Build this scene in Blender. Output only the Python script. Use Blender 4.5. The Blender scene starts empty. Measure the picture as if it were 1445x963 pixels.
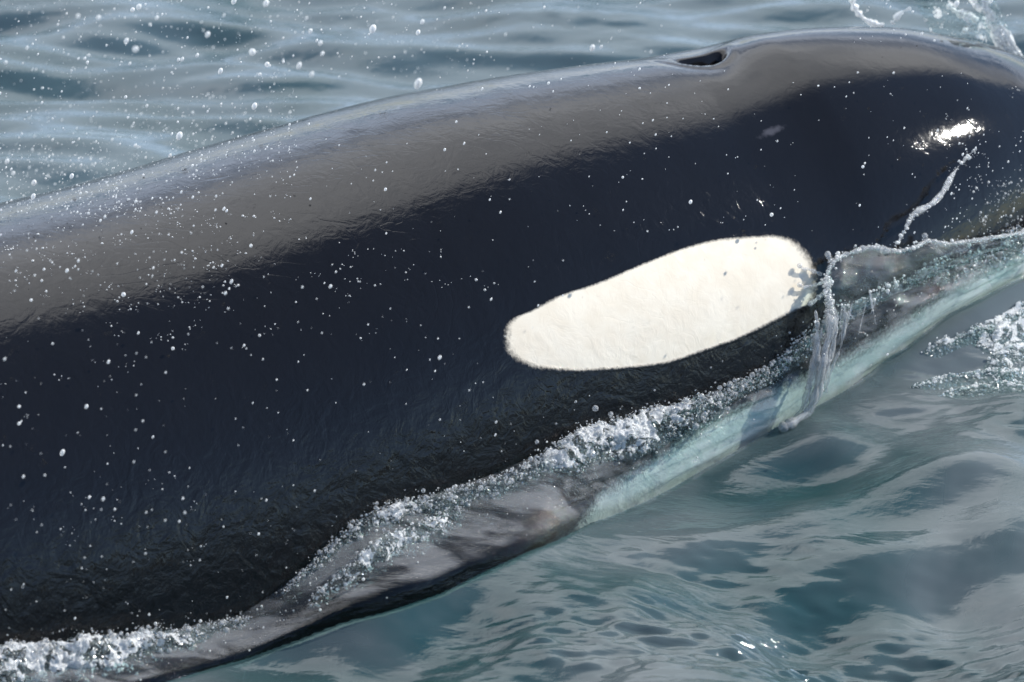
import bpy, math, random
import numpy as np
from mathutils import Vector
from mathutils.bvhtree import BVHTree
RAD = math.radians
rng = np.random.default_rng(7)
random.seed(7)
SC = bpy.context.scene
COL = SC.collection

# ------------------------------------------------------------------ camera
EL = RAD(30.0)          # the photographer looks down from a boat rail
DIST = 13.0
FRAME_W = 2.0           # metres across the picture at the whale
TGT = np.array([0.0, 0.0, 0.0])
FWD = np.array([0, math.cos(EL), -math.sin(EL)])
RIGHT = np.array([1.0, 0, 0])
UP = np.array([0, math.sin(EL), math.cos(EL)])
CAMPOS = TGT - DIST * FWD
cd = bpy.data.cameras.new('camera')
cam = bpy.data.objects.new('camera', cd)
COL.objects.link(cam)
cam.location = CAMPOS
cam.rotation_euler = (math.pi / 2 - EL, 0, 0)
cd.sensor_width = 36
cd.lens = 36 * DIST / FRAME_W
cd.clip_start = 0.1
cd.clip_end = 20000
cd.dof.use_dof = True
cd.dof.focus_distance = 12.55
cd.dof.aperture_fstop = 3.5
SC.camera = cam
PXS = FRAME_W / 1445.0 / DIST


def ray(px, py):
    d = FWD + RIGHT * ((px - 722.5) * PXS) - UP * ((py - 481.5) * PXS)
    return d / np.linalg.norm(d)


def project(P):
    q = np.asarray(P) - CAMPOS
    z = q @ FWD
    return np.stack([722.5 + (q @ RIGHT) / z / PXS, 481.5 - (q @ UP) / z / PXS], -1)


# ------------------------------------------------------------------ light
SUN_EL, SUN_AZ = RAD(34), RAD(72)      # azimuth clockwise from +Y
SUN_DIR = np.array([math.sin(SUN_AZ) * math.cos(SUN_EL), math.cos(SUN_AZ) * math.cos(SUN_EL), math.sin(SUN_EL)])
sl = bpy.data.lights.new('sun', 'SUN')
sl.energy = 4.7
sl.angle = RAD(0.53)
sl.color = (1.0, 0.96, 0.89)
sun = bpy.data.objects.new('sun', sl)
COL.objects.link(sun)
sun.rotation_euler = Vector(-SUN_DIR).to_track_quat('-Z', 'Y').to_euler()
SC.view_settings.view_transform = 'Standard'
SC.view_settings.look = 'None'
SC.view_settings.exposure = 0.35
SC.view_settings.gamma = 1.0
SC.cycles.max_bounces = 10
SC.cycles.transparent_max_bounces = 16
SC.cycles.caustics_reflective = False
SC.cycles.caustics_refractive = False


class NT:
    """small helper round a node tree"""
    def __init__(self, tree):
        self.t = tree
        tree.nodes.clear()

    def n(self, typ, ins=None, **kw):
        nd = self.t.nodes.new(typ)
        for k, v in kw.items():
            setattr(nd, k, v)
        for k, v in (ins or {}).items():
            s = nd.inputs[k]
            if isinstance(v, bpy.types.NodeSocket):
                self.t.links.new(v, s)
            else:
                s.default_value = v
        return nd

    def math(self, op, a, b=0.0, clamp=False):
        return self.n('ShaderNodeMath', {0: a, 1: b}, operation=op, use_clamp=clamp).outputs[0]

    def vec(self, op, a, b=(0, 0, 0)):
        return self.n('ShaderNodeVectorMath', {0: a, 1: b}, operation=op).outputs[0]

    def ramp(self, v, a, b, c=0.0, d=1.0):
        return self.n('ShaderNodeMapRange', {'Value': v, 'From Min': a, 'From Max': b, 'To Min': c, 'To Max': d},
                      interpolation_type='SMOOTHSTEP').outputs[0]

    def mixc(self, f, a, b):
        nd = self.n('ShaderNodeMix', data_type='RGBA')
        for i, v in ((0, f), (6, a), (7, b)):
            if isinstance(v, bpy.types.NodeSocket):
                self.t.links.new(v, nd.inputs[i])
            else:
                nd.inputs[i].default_value = v
        return nd.outputs[2]

    def thin_fresnel(self, ior, bump):
        """reflectance of a thin water sheet, the same from both sides"""
        f0 = ((ior - 1) / (ior + 1)) ** 2
        geo = self.n('ShaderNodeNewGeometry')
        c = self.math('ABSOLUTE', self.n('ShaderNodeVectorMath', {0: bump, 1: geo.outputs['Incoming']}, operation='DOT_PRODUCT').outputs['Value'])
        p = self.math('POWER', self.math('SUBTRACT', 1.0, c, True), 5.0)
        return self.math('ADD', f0, self.math('MULTIPLY', p, 1 - f0))

    def noise(self, vec, scale, detail=4.0, rough=0.5, dist=0.0):
        return self.n('ShaderNodeTexNoise', {'Vector': vec, 'Scale': scale, 'Detail': detail,
                                             'Roughness': rough, 'Distortion': dist}).outputs[0]


W = bpy.data.worlds.new('World')
SC.world = W
W.use_nodes = True
w = NT(W.node_tree)
sky = w.n('ShaderNodeTexSky', sky_type='NISHITA', sun_disc=False, sun_elevation=SUN_EL, sun_rotation=SUN_AZ)
sky.altitude = 10
sky.dust_density = 0.0
sky.air_density = 0.8
sky.ozone_density = 1.6
skyc = w.n('ShaderNodeVectorMath', {0: sky.outputs[0], 3: 0.145}, operation='SCALE').outputs[0]
tc = w.n('ShaderNodeTexCoord')
sep = w.n('ShaderNodeSeparateXYZ', {0: tc.outputs['Generated']})
zz = w.math('ADD', w.math('MAXIMUM', sep.outputs[2], 0.0), 0.10)
cx = w.math('DIVIDE', sep.outputs[0], zz)
cy = w.math('DIVIDE', sep.outputs[1], zz)
cp = w.n('ShaderNodeCombineXYZ', {0: cx, 1: cy, 2: 0.0}).outputs[0]
# a sheet of cloud that covers the sky ahead; its edge runs nearly overhead
n1 = w.noise(cp, 1.3, 5, 0.55, 0.4)
edge = w.math('ADD', w.math('ADD', cy, w.math('MULTIPLY', cx, -0.95)), w.math('MULTIPLY', w.math('SUBTRACT', n1, 0.5), 0.5))
sheet = w.ramp(edge, 0.06, 0.37)
gaps = w.ramp(w.noise(w.vec('MULTIPLY', cp, (0.6, 1.0, 1)), 1.2, 3, 0.5, 0.3), 0.36, 0.60, 0.0, 1.0)
far_part = w.ramp(cy, 1.2, 2.2)
cover = w.math('MULTIPLY', sheet, w.math('SUBTRACT', 1.0, w.math('MULTIPLY', far_part, w.math('SUBTRACT', 1.0, gaps))))
shade = w.ramp(w.noise(cp, 2.1, 5, 0.6, 0.2), 0.3, 0.7)
cloudn = w.mixc(shade, (1.3, 1.36, 1.48, 1), (2.3, 2.33, 2.4, 1))
cloudc = w.mixc(w.ramp(cy, 1.0, 3.0), cloudn, (1.6, 1.82, 2.25, 1))
allc = w.mixc(w.math('MULTIPLY', cover, 0.93), skyc, cloudc)
bg = w.n('ShaderNodeBackground', {'Color': allc, 'Strength': 1.0})
w.n('ShaderNodeOutputWorld', {0: bg.outputs[0]})


# ------------------------------------------------------------------ helpers
def mesh_np(name, verts, faces, mat, parent=None, smooth=True, attrs=None):
    """faces: (n,4) or (n,3) int array"""
    verts = np.asarray(verts, np.float32)
    faces = np.asarray(faces, np.int32)
    me = bpy.data.meshes.new(name)
    nf, k = faces.shape
    me.vertices.add(len(verts))
    me.vertices.foreach_set('co', verts.ravel())
    me.loops.add(nf * k)
    me.loops.foreach_set('vertex_index', faces.ravel())
    me.polygons.add(nf)
    me.polygons.foreach_set('loop_start', np.arange(0, nf * k, k, dtype=np.int32))
    me.polygons.foreach_set('loop_total', np.full(nf, k, np.int32))
    me.polygons.foreach_set('use_smooth', np.full(nf, smooth))
    for an, av in (attrs or {}).items():
        a = me.attributes.new(an, 'FLOAT', 'POINT')
        a.data.foreach_set('value', np.asarray(av, np.float32).ravel())
    me.update(calc_edges=True)
    me.validate()
    if mat:
        me.materials.append(mat)
    o = bpy.data.objects.new(name, me)
    COL.objects.link(o)
    if parent:
        o.parent = parent
    return o


def grid_faces(nu, nv, wrap_v=False):
    i = np.arange(nu - 1)[:, None]
    j = np.arange(nv if wrap_v else nv - 1)[None, :]
    a = i * nv + j
    b = i * nv + (j + 1) % nv
    return np.stack([a, b, b + nv, a + nv], -1).reshape(-1, 4)


def tag(o, label=None, cat=None, group=None, kind=None):
    for k, v in (('label', label), ('category', cat), ('group', group), ('kind', kind)):
        if v:
            o[k] = v
    return o


def empty(name, loc, label, cat, group=None):
    o = bpy.data.objects.new(name, None)
    o.location = loc
    COL.objects.link(o)
    return tag(o, label, cat, group)


def smooth1(a, k):
    ker = np.hanning(2 * k + 1)
    ker /= ker.sum()
    return np.convolve(np.pad(a, k, mode='edge'), ker, 'valid')


def cspline(xs, pts):
    """smooth interpolation of a table (monotone x): linear, then smoothed by sampling"""
    px, py = np.array(pts, float).T
    m = np.gradient(py, px)
    i = np.clip(np.searchsorted(px, xs) - 1, 0, len(px) - 2)
    h = px[i + 1] - px[i]
    t = np.clip((xs - px[i]) / h, 0, 1)
    return ((2*t**3 - 3*t**2 + 1) * py[i] + (t**3 - 2*t**2 + t) * h * m[i]
            + (-2*t**3 + 3*t**2) * py[i + 1] + (t**3 - t**2) * h * m[i + 1])


def field(n, size, lo, hi, power, seed, aniso=1.0, ang=0.0, by_slope=False):
    """periodic random height tile (n x n over size metres), wavelengths lo..hi"""
    r = np.random.default_rng(seed)
    k = np.fft.fftfreq(n, size / n)
    kx, ky = np.meshgrid(k, k, indexing='ij')
    c, s = math.cos(ang), math.sin(ang)
    k1 = (kx * c + ky * s) * aniso
    k2 = (-kx * s + ky * c)
    kk = np.hypot(k1, k2)
    kk[0, 0] = 1e9
    amp = np.where((kk > 1 / hi) & (kk < 1 / lo), kk ** (-power), 0)
    amp *= np.exp(-(kk * lo * 0.7) ** 2)
    z = np.fft.ifft2(amp * np.exp(2j * np.pi * r.random((n, n)))).real
    if by_slope:        # scaled so that the r.m.s. slope is 1
        gx, gy = np.gradient(z, size / n)
        return z / np.hypot(gx, gy).std()
    return z / z.std()


def sample(tile, size, x, y):
    n = tile.shape[0]
    fx, fy = (x / size * n) % n, (y / size * n) % n
    i, j = np.floor(fx).astype(int), np.floor(fy).astype(int)
    a, b = fx - i, fy - j
    i %= n
    j %= n
    i2, j2 = (i + 1) % n, (j + 1) % n
    return (tile[i, j] * (1-a) * (1-b) + tile[i2, j] * a * (1-b) + tile[i, j2] * (1-a) * b + tile[i2, j2] * a * b)


# ------------------------------------------------------------------ whale shape
YAW = RAD(30)
ROLL = RAD(10)
AX = np.array([math.cos(YAW), math.sin(YAW), 0])       # towards the snout
LAT = np.array([math.sin(YAW), -math.cos(YAW), 0])     # towards the camera
ZUP = np.array([0, 0, 1.0])
RAD_TAB = [(-4.2, .05), (-3.4, .26), (-2.6, .45), (-1.8, .56), (-1.2, .585), (-.6, .565), (-.2, .53), (.2, .485), (.5, .44),
           (.8, .375), (1.0, .315), (1.16, .262), (1.29, .185), (1.37, .105), (1.42, .03)]
SKYLINE = [(-400, 372), (0, 288), (100, 264), (200, 236), (330, 197), (450, 164), (560, 136), (650, 119), (760, 101), (860, 88), (930, 79),
           (1000, 66), (1060, 51), (1120, 42), (1200, 38), (1270, 40), (1330, 49), (1390, 64), (1445, 86), (1520, 130), (1600, 190)]
U = np.concatenate([np.linspace(-4.2, -1.5, 60)[:-1], np.linspace(-1.5, 1.2, 640)[:-1], 1.42 - 0.22 * np.cos(np.linspace(0, np.pi/2, 60))])
NTH = 320
TH = np.arange(NTH) / NTH * 2 * np.pi          # 0 = camera side, pi/2 = top
R_U = cspline(U, RAD_TAB)
HW, HH = R_U * 0.98, R_U * 1.03
CZ = -0.25 - 0.25 * np.clip((-U - 2.0) / 2, 0, 1) ** 1.5
CL = np.zeros_like(U)


EXPO = [(-4.2, 2.1), (-1.5, 2.1), (-.2, 2.1), (.3, 1.9), (.6, 1.75), (.9, 1.75), (1.2, 1.9), (1.5, 2.0)]


def section(th, u=0.0):
    n = 2.0 / cspline(u, EXPO)
    c, s = np.cos(th), np.sin(th)
    return np.sign(c) * np.abs(c) ** n, np.sign(s) * np.abs(s) ** n


def body_points(u, th):
    """surface points for arrays u, th of one shape"""
    hw, hh, cz, cl = (np.interp(u, U, t) for t in (HW, HH, CZ, CL))
    a, b = section(th, u)
    a, b = a * hw, b * hh
    l = a * math.cos(ROLL) - b * math.sin(ROLL)
    z = a * math.sin(ROLL) + b * math.cos(ROLL)
    return u[..., None] * AX + (cl + l)[..., None] * LAT + (cz + z)[..., None] * ZUP


UU, TT = np.meshgrid(U, TH, indexing='ij')
sk = np.array(SKYLINE, float)
for it in range(14):
    P = body_points(UU, TT)
    s = project(P.reshape(-1, 3)).reshape(len(U), NTH, 2)
    j = s[..., 1].argmin(1)
    sx, sy = s[np.arange(len(U)), j, 0], s[np.arange(len(U)), j, 1]
    want = cspline(sx, SKYLINE)
    inside = (sx > -450) & (sx < 1600)
    dz = np.where(inside, (sy - want) * PXS * DIST / math.cos(EL), 0)
    lo = np.argmax(inside)
    dz[:lo] = dz[lo]
    hi = len(dz) - 1 - np.argmax(inside[::-1])
    dz[hi:] = dz[hi]
    CZ = CZ + smooth1(dz * 0.9, 9)
CZ = smooth1(CZ, 6)
front_ = U > -1.46
CZ = np.where(front_, CZ, CZ[front_][0] + (U + 1.46) * np.gradient(CZ, U)[front_][8] * 0.5 - 0.25 * np.clip((-U - 2.0) / 2, 0, 1) ** 1.5)
P = body_points(UU, TT)


def normals_of(P):
    du = np.gradient(P, axis=0)
    dt = np.roll(P, -1, 1) - np.roll(P, 1, 1)
    n = np.cross(dt, du)
    n /= np.linalg.norm(n, axis=-1, keepdims=True) + 1e-12
    c = P.mean(1, keepdims=True)
    sgn = np.sign(((P - c) * n).sum(-1, keepdims=True).mean())
    return n * sgn


FACES = grid_faces(len(U), NTH, True)
tree0 = BVHTree.FromPolygons(P.reshape(-1, 3).tolist(), FACES.tolist())


def on_body(px, py):
    """the point of the whale's skin seen at a pixel, with its normal"""
    h = tree0.ray_cast(Vector(CAMPOS), Vector(ray(px, py)))
    if h[0] is None:
        return None
    return np.array(h[0]), np.array(h[1]), h[2]


def body_uv(px, py):
    h = on_body(px, py)
    if h is None:
        return None
    f = FACES[h[2]]
    i, jj = divmod(int(f[0]), NTH)
    return h[0] @ AX, TH[jj] + math.pi / NTH


NRM = normals_of(P)
BH = np.array(tree0.ray_cast(Vector(CAMPOS), Vector(ray(996, 81)))[0])


def carve(Q):
    """depth of the blowhole at skin points Q"""
    a, b = (Q - BH) @ AX, (Q - BH) @ LAT
    b = b + 6.0 * a * a
    near = (Q[..., 2] > 0.2)
    rr = np.hypot(a / 0.058, b / 0.024)
    t = np.clip((1.0 - rr) / 0.45, 0, 1)
    hole = t * t * (3 - 2 * t) * 0.040
    dish = 0.010 * np.exp(-(a / 0.075) ** 2 - (b / 0.06) ** 2)
    lipup = -0.0035 * np.exp(-((rr - 1.35) / 0.35) ** 2)
    return (hole + dish + lipup) * near


P0 = P.copy()
P = P - NRM * carve(P)[..., None]


# ------------------------------------------------------------------ whale
SCAR = np.array(tree0.ray_cast(Vector(CAMPOS), Vector(ray(1088, 186)))[0]) + AX * 0.2


def skin_material():
    m = bpy.data.materials.new('wet_orca_skin')
    m.use_nodes = True
    t = NT(m.node_tree)
    tc = t.n('ShaderNodeTexCoord').outputs['Object']
    at = t.n('ShaderNodeAttribute', attribute_name='white').outputs['Fac']
    # fuzzy border of the white marking
    jit = t.noise(tc, 140, 3, 0.6)
    f = t.ramp(t.math('ADD', at, t.math('MULTIPLY', t.math('SUBTRACT', jit, 0.5), 0.26)), 0.36, 0.64)
    mott = t.noise(tc, 9, 5, 0.6)
    dark = t.mixc(mott, (0.0044, 0.0042, 0.0046, 1), (0.0070, 0.0067, 0.0072, 1))
    wh = t.mixc(t.ramp(t.noise(tc, 22, 4, 0.6), 0.35, 0.65), (0.75, 0.67, 0.545, 1), (0.79, 0.72, 0.60, 1))
    wh = t.mixc(t.n('ShaderNodeAttribute', attribute_name='chin').outputs['Fac'], wh, (0.86, 0.84, 0.80, 1))
    sc = t.n('ShaderNodeMapping', {'Vector': t.vec('SUBTRACT', tc, tuple(SCAR)), 'Rotation': (0, 0.05, -YAW), 'Scale': (22, 22, 160)}).outputs[0]
    scm = t.ramp(t.math('ADD', t.n('ShaderNodeVectorMath', {0: sc}, operation='LENGTH').outputs['Value'], t.noise(tc, 60, 3, 0.6)), 0.7, 1.4, 0.45, 0.0)
    dark = t.mixc(scm, dark, (0.10, 0.10, 0.12, 1))
    colr = t.mixc(f, dark, wh)
    # wet film: thin running ripples, elongated along the whale
    ang = t.n('ShaderNodeMapping', {'Vector': tc, 'Rotation': (0, 0, -YAW), 'Scale': (1.0, 2.2, 2.2)}).outputs[0]
    r1 = t.noise(tc, 5, 3, 0.5, 0.6)
    zc = t.n('ShaderNodeSeparateXYZ', {0: tc}).outputs[2]
    low = t.ramp(zc, 0.42, 0.10, 0.42, 1.15)
    r2 = t.math('MULTIPLY', t.noise(tc, 26, 4, 0.58, 2.0), low)
    ridg = t.math('MINIMUM', t.math('ABSOLUTE', t.math('SUBTRACT', t.noise(ang, 4.2, 2.0, 0.5, 2.4), 0.5)), 0.03)
    r3 = t.noise(tc, 70, 3, 0.6, 0.5)
    r4 = t.math('MULTIPLY', t.noise(tc, 11, 3, 0.5, 2.2), t.ramp(zc, 0.36, 0.12, 0.35, 1.9))
    hgt = t.math('ADD', t.math('ADD', t.math('ADD', t.math('MULTIPLY', r1, 0.7), r4), r2), t.math('ADD', t.math('MULTIPLY', ridg, t.ramp(t.noise(tc, 4.0, 2, 0.5), 0.42, 0.62, 0.3, 3.6)), t.math('MULTIPLY', r3, 0.045)))
    along = t.n('ShaderNodeVectorMath', {0: tc, 1: tuple(AX)}, operation='DOT_PRODUCT').outputs['Value']
    hgt = t.math('MULTIPLY', hgt, t.math('MULTIPLY', t.ramp(along, 0.25, 0.75, 1.0, 0.36), t.math('SUBTRACT', 1.0, t.math('MULTIPLY', f, 0.5))))
    bmp = t.n('ShaderNodeBump', {'Height': hgt, 'Strength': 1.0, 'Distance': 0.0018}).outputs[0]
    p = t.n('ShaderNodeBsdfPrincipled', {'Base Color': colr, 'Roughness': 0.045, 'IOR': 1.43, 'Normal': bmp})
    t.n('ShaderNodeOutputMaterial', {0: p.outputs[0]})
    return m


SKIN = skin_material()
whale = empty('orca', AX * -0.2, 'black orca surfacing with white oval eye patch and wet shining back', 'orca')
WL0 = np.array(whale.location)
spx = project(P.reshape(-1, 3)).reshape(len(U), NTH, 2)
CHIN = [(700, 900), (800, 760), (850, 690), (1000, 594), (1100, 545), (1200, 498), (1290, 440), (1350, 400), (1445, 350), (1560, 300)]
chin_y = np.interp(spx[..., 0], *np.array(CHIN, float).T, left=2000)
facing = (NRM * (CAMPOS - P)).sum(-1) > -2.5
below = TT * 0 + ((TT > 1.3 * np.pi) | (TT < 0.3 * np.pi))
white = np.where((below > 0) & (spx[..., 0] > 700), 0.5 + np.clip((spx[..., 1] - chin_y - 8) / 110, -0.5, 0.5), 0)
white = np.where((TT > 1.2 * np.pi) & (TT < 1.75 * np.pi) & (UU > -0.3), 1.0, white)
body = mesh_np('body', (P - WL0).reshape(-1, 3), FACES, SKIN, whale, attrs={'white': white, 'chin': np.ones(white.shape)})

PATCH = [(716, 478), (718, 462), (729, 449), (753, 435), (790, 421), (840, 400), (900, 377), (960, 352), (1010, 337), (1050, 333), (1090, 334), (1118, 342),
         (1138, 360), (1147, 382), (1148, 405), (1143, 428), (1120, 438), (1085, 456), (1040, 476), (990, 497), (940, 511), (880, 521), (820, 522), (762, 517), (731, 506), (719, 494)]
pp = np.array([body_uv(*q) for q in PATCH])

npts = 160
tt = np.linspace(0, len(pp), npts, endpoint=False)
ext = np.vstack([pp, pp[:1]])
ol = np.stack([np.interp(tt, np.arange(len(ext)), ext[:, k]) for k in (0, 1)], 1)
for k in (0, 1):
    z = np.concatenate([ol[-8:, k], ol[:, k], ol[:8, k]])
    ol[:, k] = smooth1(z, 4)[8:-8]
cen = ol.mean(0)
rr = np.concatenate([np.linspace(0.001, 0.9, 30), np.linspace(0.91, 1.09, 24)])
pu = cen[0] + rr[:, None] * (ol[None, :, 0] - cen[0])
pt = cen[1] + rr[:, None] * (ol[None, :, 1] - cen[1])
PP = body_points(pu, pt)
e1, e2 = body_points(pu + .004, pt), body_points(pu, pt + .004)
nn = np.cross(e1 - PP, e2 - PP)
nn /= np.linalg.norm(nn, axis=-1, keepdims=True)
nn *= np.sign((nn * (CAMPOS - PP)).sum(-1).mean())
PP = PP + nn * (0.0003 * np.clip((1.07 - rr) / 0.03, -0.6, 1))[:, None, None]
wv = np.broadcast_to((0.5 + (1.0 - rr) * 4.0)[:, None], pu.shape)
patch = mesh_np('eye_patch', (PP - WL0).reshape(-1, 3), grid_faces(len(rr), npts, True), SKIN, whale, attrs={'white': wv})
patch['label'] = 'white oval eye patch'


bm_ = bpy.data.materials.new('blowhole_skin')
bm_.use_nodes = True
bp = bm_.node_tree.nodes['Principled BSDF']
bp.inputs['Base Color'].default_value = (0.003, 0.003, 0.004, 1)
bp.inputs['Roughness'].default_value = 0.35
bp.inputs['IOR'].default_value = 1.2
u0 = BH @ AX
th0 = TH[np.argmin(np.linalg.norm(body_points(np.full(NTH, u0), TH) - BH, axis=1))]
ga, gb = np.meshgrid(np.linspace(-0.062, 0.062, 60), np.linspace(-0.17, 0.17, 60), indexing='ij')
BP = body_points(u0 + ga, th0 + gb)
f1, f2 = body_points(u0 + ga + .003, th0 + gb), body_points(u0 + ga, th0 + gb + .003)
bn = np.cross(f1 - BP, f2 - BP)
bn /= np.linalg.norm(bn, axis=-1, keepdims=True)
bn *= np.sign(bn[..., 2].mean())
cv_ = carve(BP)
BP = BP - bn * cv_[..., None] + bn * np.where(cv_ > 0.022, 0.0012, -0.004)[..., None]
hole = mesh_np('blowhole', (BP - WL0).reshape(-1, 3), grid_faces(60, 60), bm_, whale)
hole['label'] = 'dark open blowhole on top of the head'

# ------------------------------------------------------------------ the clear water sheet that runs up the flank
CREASE = [(-120, 1062), (-60, 1040), (60, 1000), (190, 963), (330, 922), (470, 864), (600, 830), (700, 785), (790, 744), (850, 724), (980, 657), (1120, 576), (1250, 494),
          (1350, 425), (1445, 367), (1475, 350)]
WTOP = [(-120, 945), (-60, 935), (0, 920), (120, 905), (250, 888), (340, 868), (400, 828), (450, 783), (520, 728), (600, 702), (700, 668), (800, 622), (900, 585),
        (1000, 555), (1080, 520), (1130, 480), (1180, 440), (1250, 405), (1320, 375), (1400, 350), (1445, 338), (1475, 332)]
NS, NA = 560, 80
sx_ = np.linspace(-118, 1470, NS)
wy_ = smooth1(np.interp(sx_, *np.array(WTOP, float).T), 4)
cy_ = smooth1(np.interp(sx_, *np.array(CREASE, float).T), 10)


def skin_at(px, py, last=None):
    h = on_body(px, py)
    if h is None:
        return None
    n = h[1] if h[1] @ ray(px, py) < 0 else -h[1]
    return h[0], n


MPX = PXS * DIST
FN1 = field(256, 1.2, 0.04, 0.5, 1.6, 31)
FN2 = field(512, 1.2, 0.012, 0.08, 1.3, 32)
SA = np.linspace(0, 1, NA)
film = np.zeros((NS, NA, 3))
filmN = np.zeros((NS, NA, 3))
for i in range(NS):
    last = None
    for j in range(NA):
        q = skin_at(sx_[i] + 12 * SA[j], wy_[i] + (cy_[i] - wy_[i]) * SA[j])
        if q is None:
            q = last if last is not None else (film[i - 1, j], filmN[i - 1, j])
        film[i, j], filmN[i, j] = q
        last = q
for k in range(3):      # soften facet normals
    for ax in (0, 1):
        filmN = np.apply_along_axis(lambda a: smooth1(a, 5), ax, filmN)
filmN /= np.linalg.norm(filmN, axis=-1, keepdims=True)
fu, fv = film @ AX, SA[None, :] * 0.28 + 0 * film[..., 0]
FS = field(512, 1.6, 0.03, 0.30, 1.4, 35, aniso=4.0)
streak = sample(FS, 1.6, fu, fv)
rip = sample(FN1, 1.2, fu * 0.6, fv * 1.3)
rip2 = sample(FN2, 1.2, fu * 0.55, fv * 1.6)
lip = np.exp(-((SA - 0.10) / 0.10) ** 2)[None, :]
# the sheet leaves the flank as a shelf that falls outwards by about one in four, then drops to the sea
jq = int(0.84 * (NA - 1))
run_ = (cy_ - wy_) * MPX * 0.84 / (0.5 + 0.33 * 0.866)
need = (smooth1(film[:, 0, 2], 14) - 0.33 * run_ - smooth1(film[:, jq, 2], 14)) / 0.5 / 0.975
shelf = smooth1(np.where(sx_ < 790, need, np.interp(sx_, [790, 900, 1040, 1470], [0.09, 0.045, 0.015, 0.012])), 34)
off = 0.003 + 0.020 * SA[None, :] ** 0.8 + (0.006 * lip + 0.003) * (rip * 0.6 + 0.5) * np.clip(SA[None, :] / 0.05, 0, 1) \
    + 0.0016 * streak * np.interp(sx_, [0, 750, 900, 1500], [1.5, 1.5, 2.2, 2.2])[:, None] * np.clip(SA[None, :] / 0.1, 0, 1) + 0.0006 * rip2 * np.clip(SA[None, :] / 0.08, 0, 1) * (1.25 - SA[None, :])
sh_ = np.where(SA < 0.80, SA / 0.88, 0.909 + 0.091 * (1 - (1 - np.clip((SA - 0.80) / 0.20, 0, 1)) ** 2.4))
toward = CAMPOS - film
toward /= np.linalg.norm(toward, axis=-1, keepdims=True)
film = film + filmN * off[..., None] + toward * (shelf[:, None] * sh_[None, :])[..., None]
film[:, 0] -= filmN[:, 0] * 0.006


def film_material():
    m = bpy.data.materials.new('clear_water_sheet')
    m.use_nodes = True
    t = NT(m.node_tree)
    tc = t.n('ShaderNodeTexCoord').outputs['Object']
    mp = t.n('ShaderNodeMapping', {'Vector': tc, 'Rotation': (0, 0, -YAW), 'Scale': (0.6, 1.6, 1.6)}).outputs[0]
    b = t.math('ADD', t.noise(mp, 34, 4, 0.55, 0.8), t.math('MULTIPLY', t.noise(mp, 120, 3, 0.6, 0.5), 0.22))
    sa = t.n('ShaderNodeAttribute', attribute_name='run').outputs['Fac']
    lg = t.n('ShaderNodeMapping', {'Vector': tc, 'Rotation': (0, 0, -YAW), 'Scale': (0.12, 2.0, 2.0)}).outputs[0]
    b = t.math('ADD', b, t.math('MULTIPLY', t.noise(lg, 38, 4, 0.6, 0.4), 2.2))
    vor = t.n('ShaderNodeTexVoronoi', {'Vector': mp, 'Scale': 75.0}, feature='F1').outputs[0]
    b = t.math('ADD', t.math('MULTIPLY', b, t.ramp(sa, 0.25, 0.6, 1.0, 0.16)), t.math('MULTIPLY', vor, t.ramp(sa, 0.2, 0.5, 1.1, 0.0)))
    bmp = t.n('ShaderNodeBump', {'Height': b, 'Strength': 1.0, 'Distance': 0.010}).outputs[0]
    fr = t.thin_fresnel(1.4, bmp)
    gl = t.n('ShaderNodeBsdfGlossy', {'Color': (1, 1, 1, 1), 'Roughness': 0.035, 'Normal': bmp}).outputs[0]
    tr = t.n('ShaderNodeBsdfTransparent', {'Color': (0.80, 0.93, 0.91, 1)}).outputs[0]
    # streaky grey paints in the reflected cloud, along with some bubble milkiness
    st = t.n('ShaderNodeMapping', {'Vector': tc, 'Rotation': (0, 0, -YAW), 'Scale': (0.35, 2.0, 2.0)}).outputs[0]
    milk_sheen = t.math('MULTIPLY', t.ramp(t.noise(st, 11, 4, 0.6, 0.8), 0.38, 0.62, 0.04, 0.26), t.n('ShaderNodeAttribute', attribute_name='milk_sheen').outputs['Fac'])
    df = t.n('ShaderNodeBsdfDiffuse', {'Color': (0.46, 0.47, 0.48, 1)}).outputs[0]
    body = t.n('ShaderNodeMixShader', {0: milk_sheen, 1: tr, 2: df}).outputs[0]
    t.n('ShaderNodeOutputMaterial', {0: t.n('ShaderNodeMixShader', {0: fr, 1: body, 2: gl}).outputs[0]})
    return m


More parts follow.
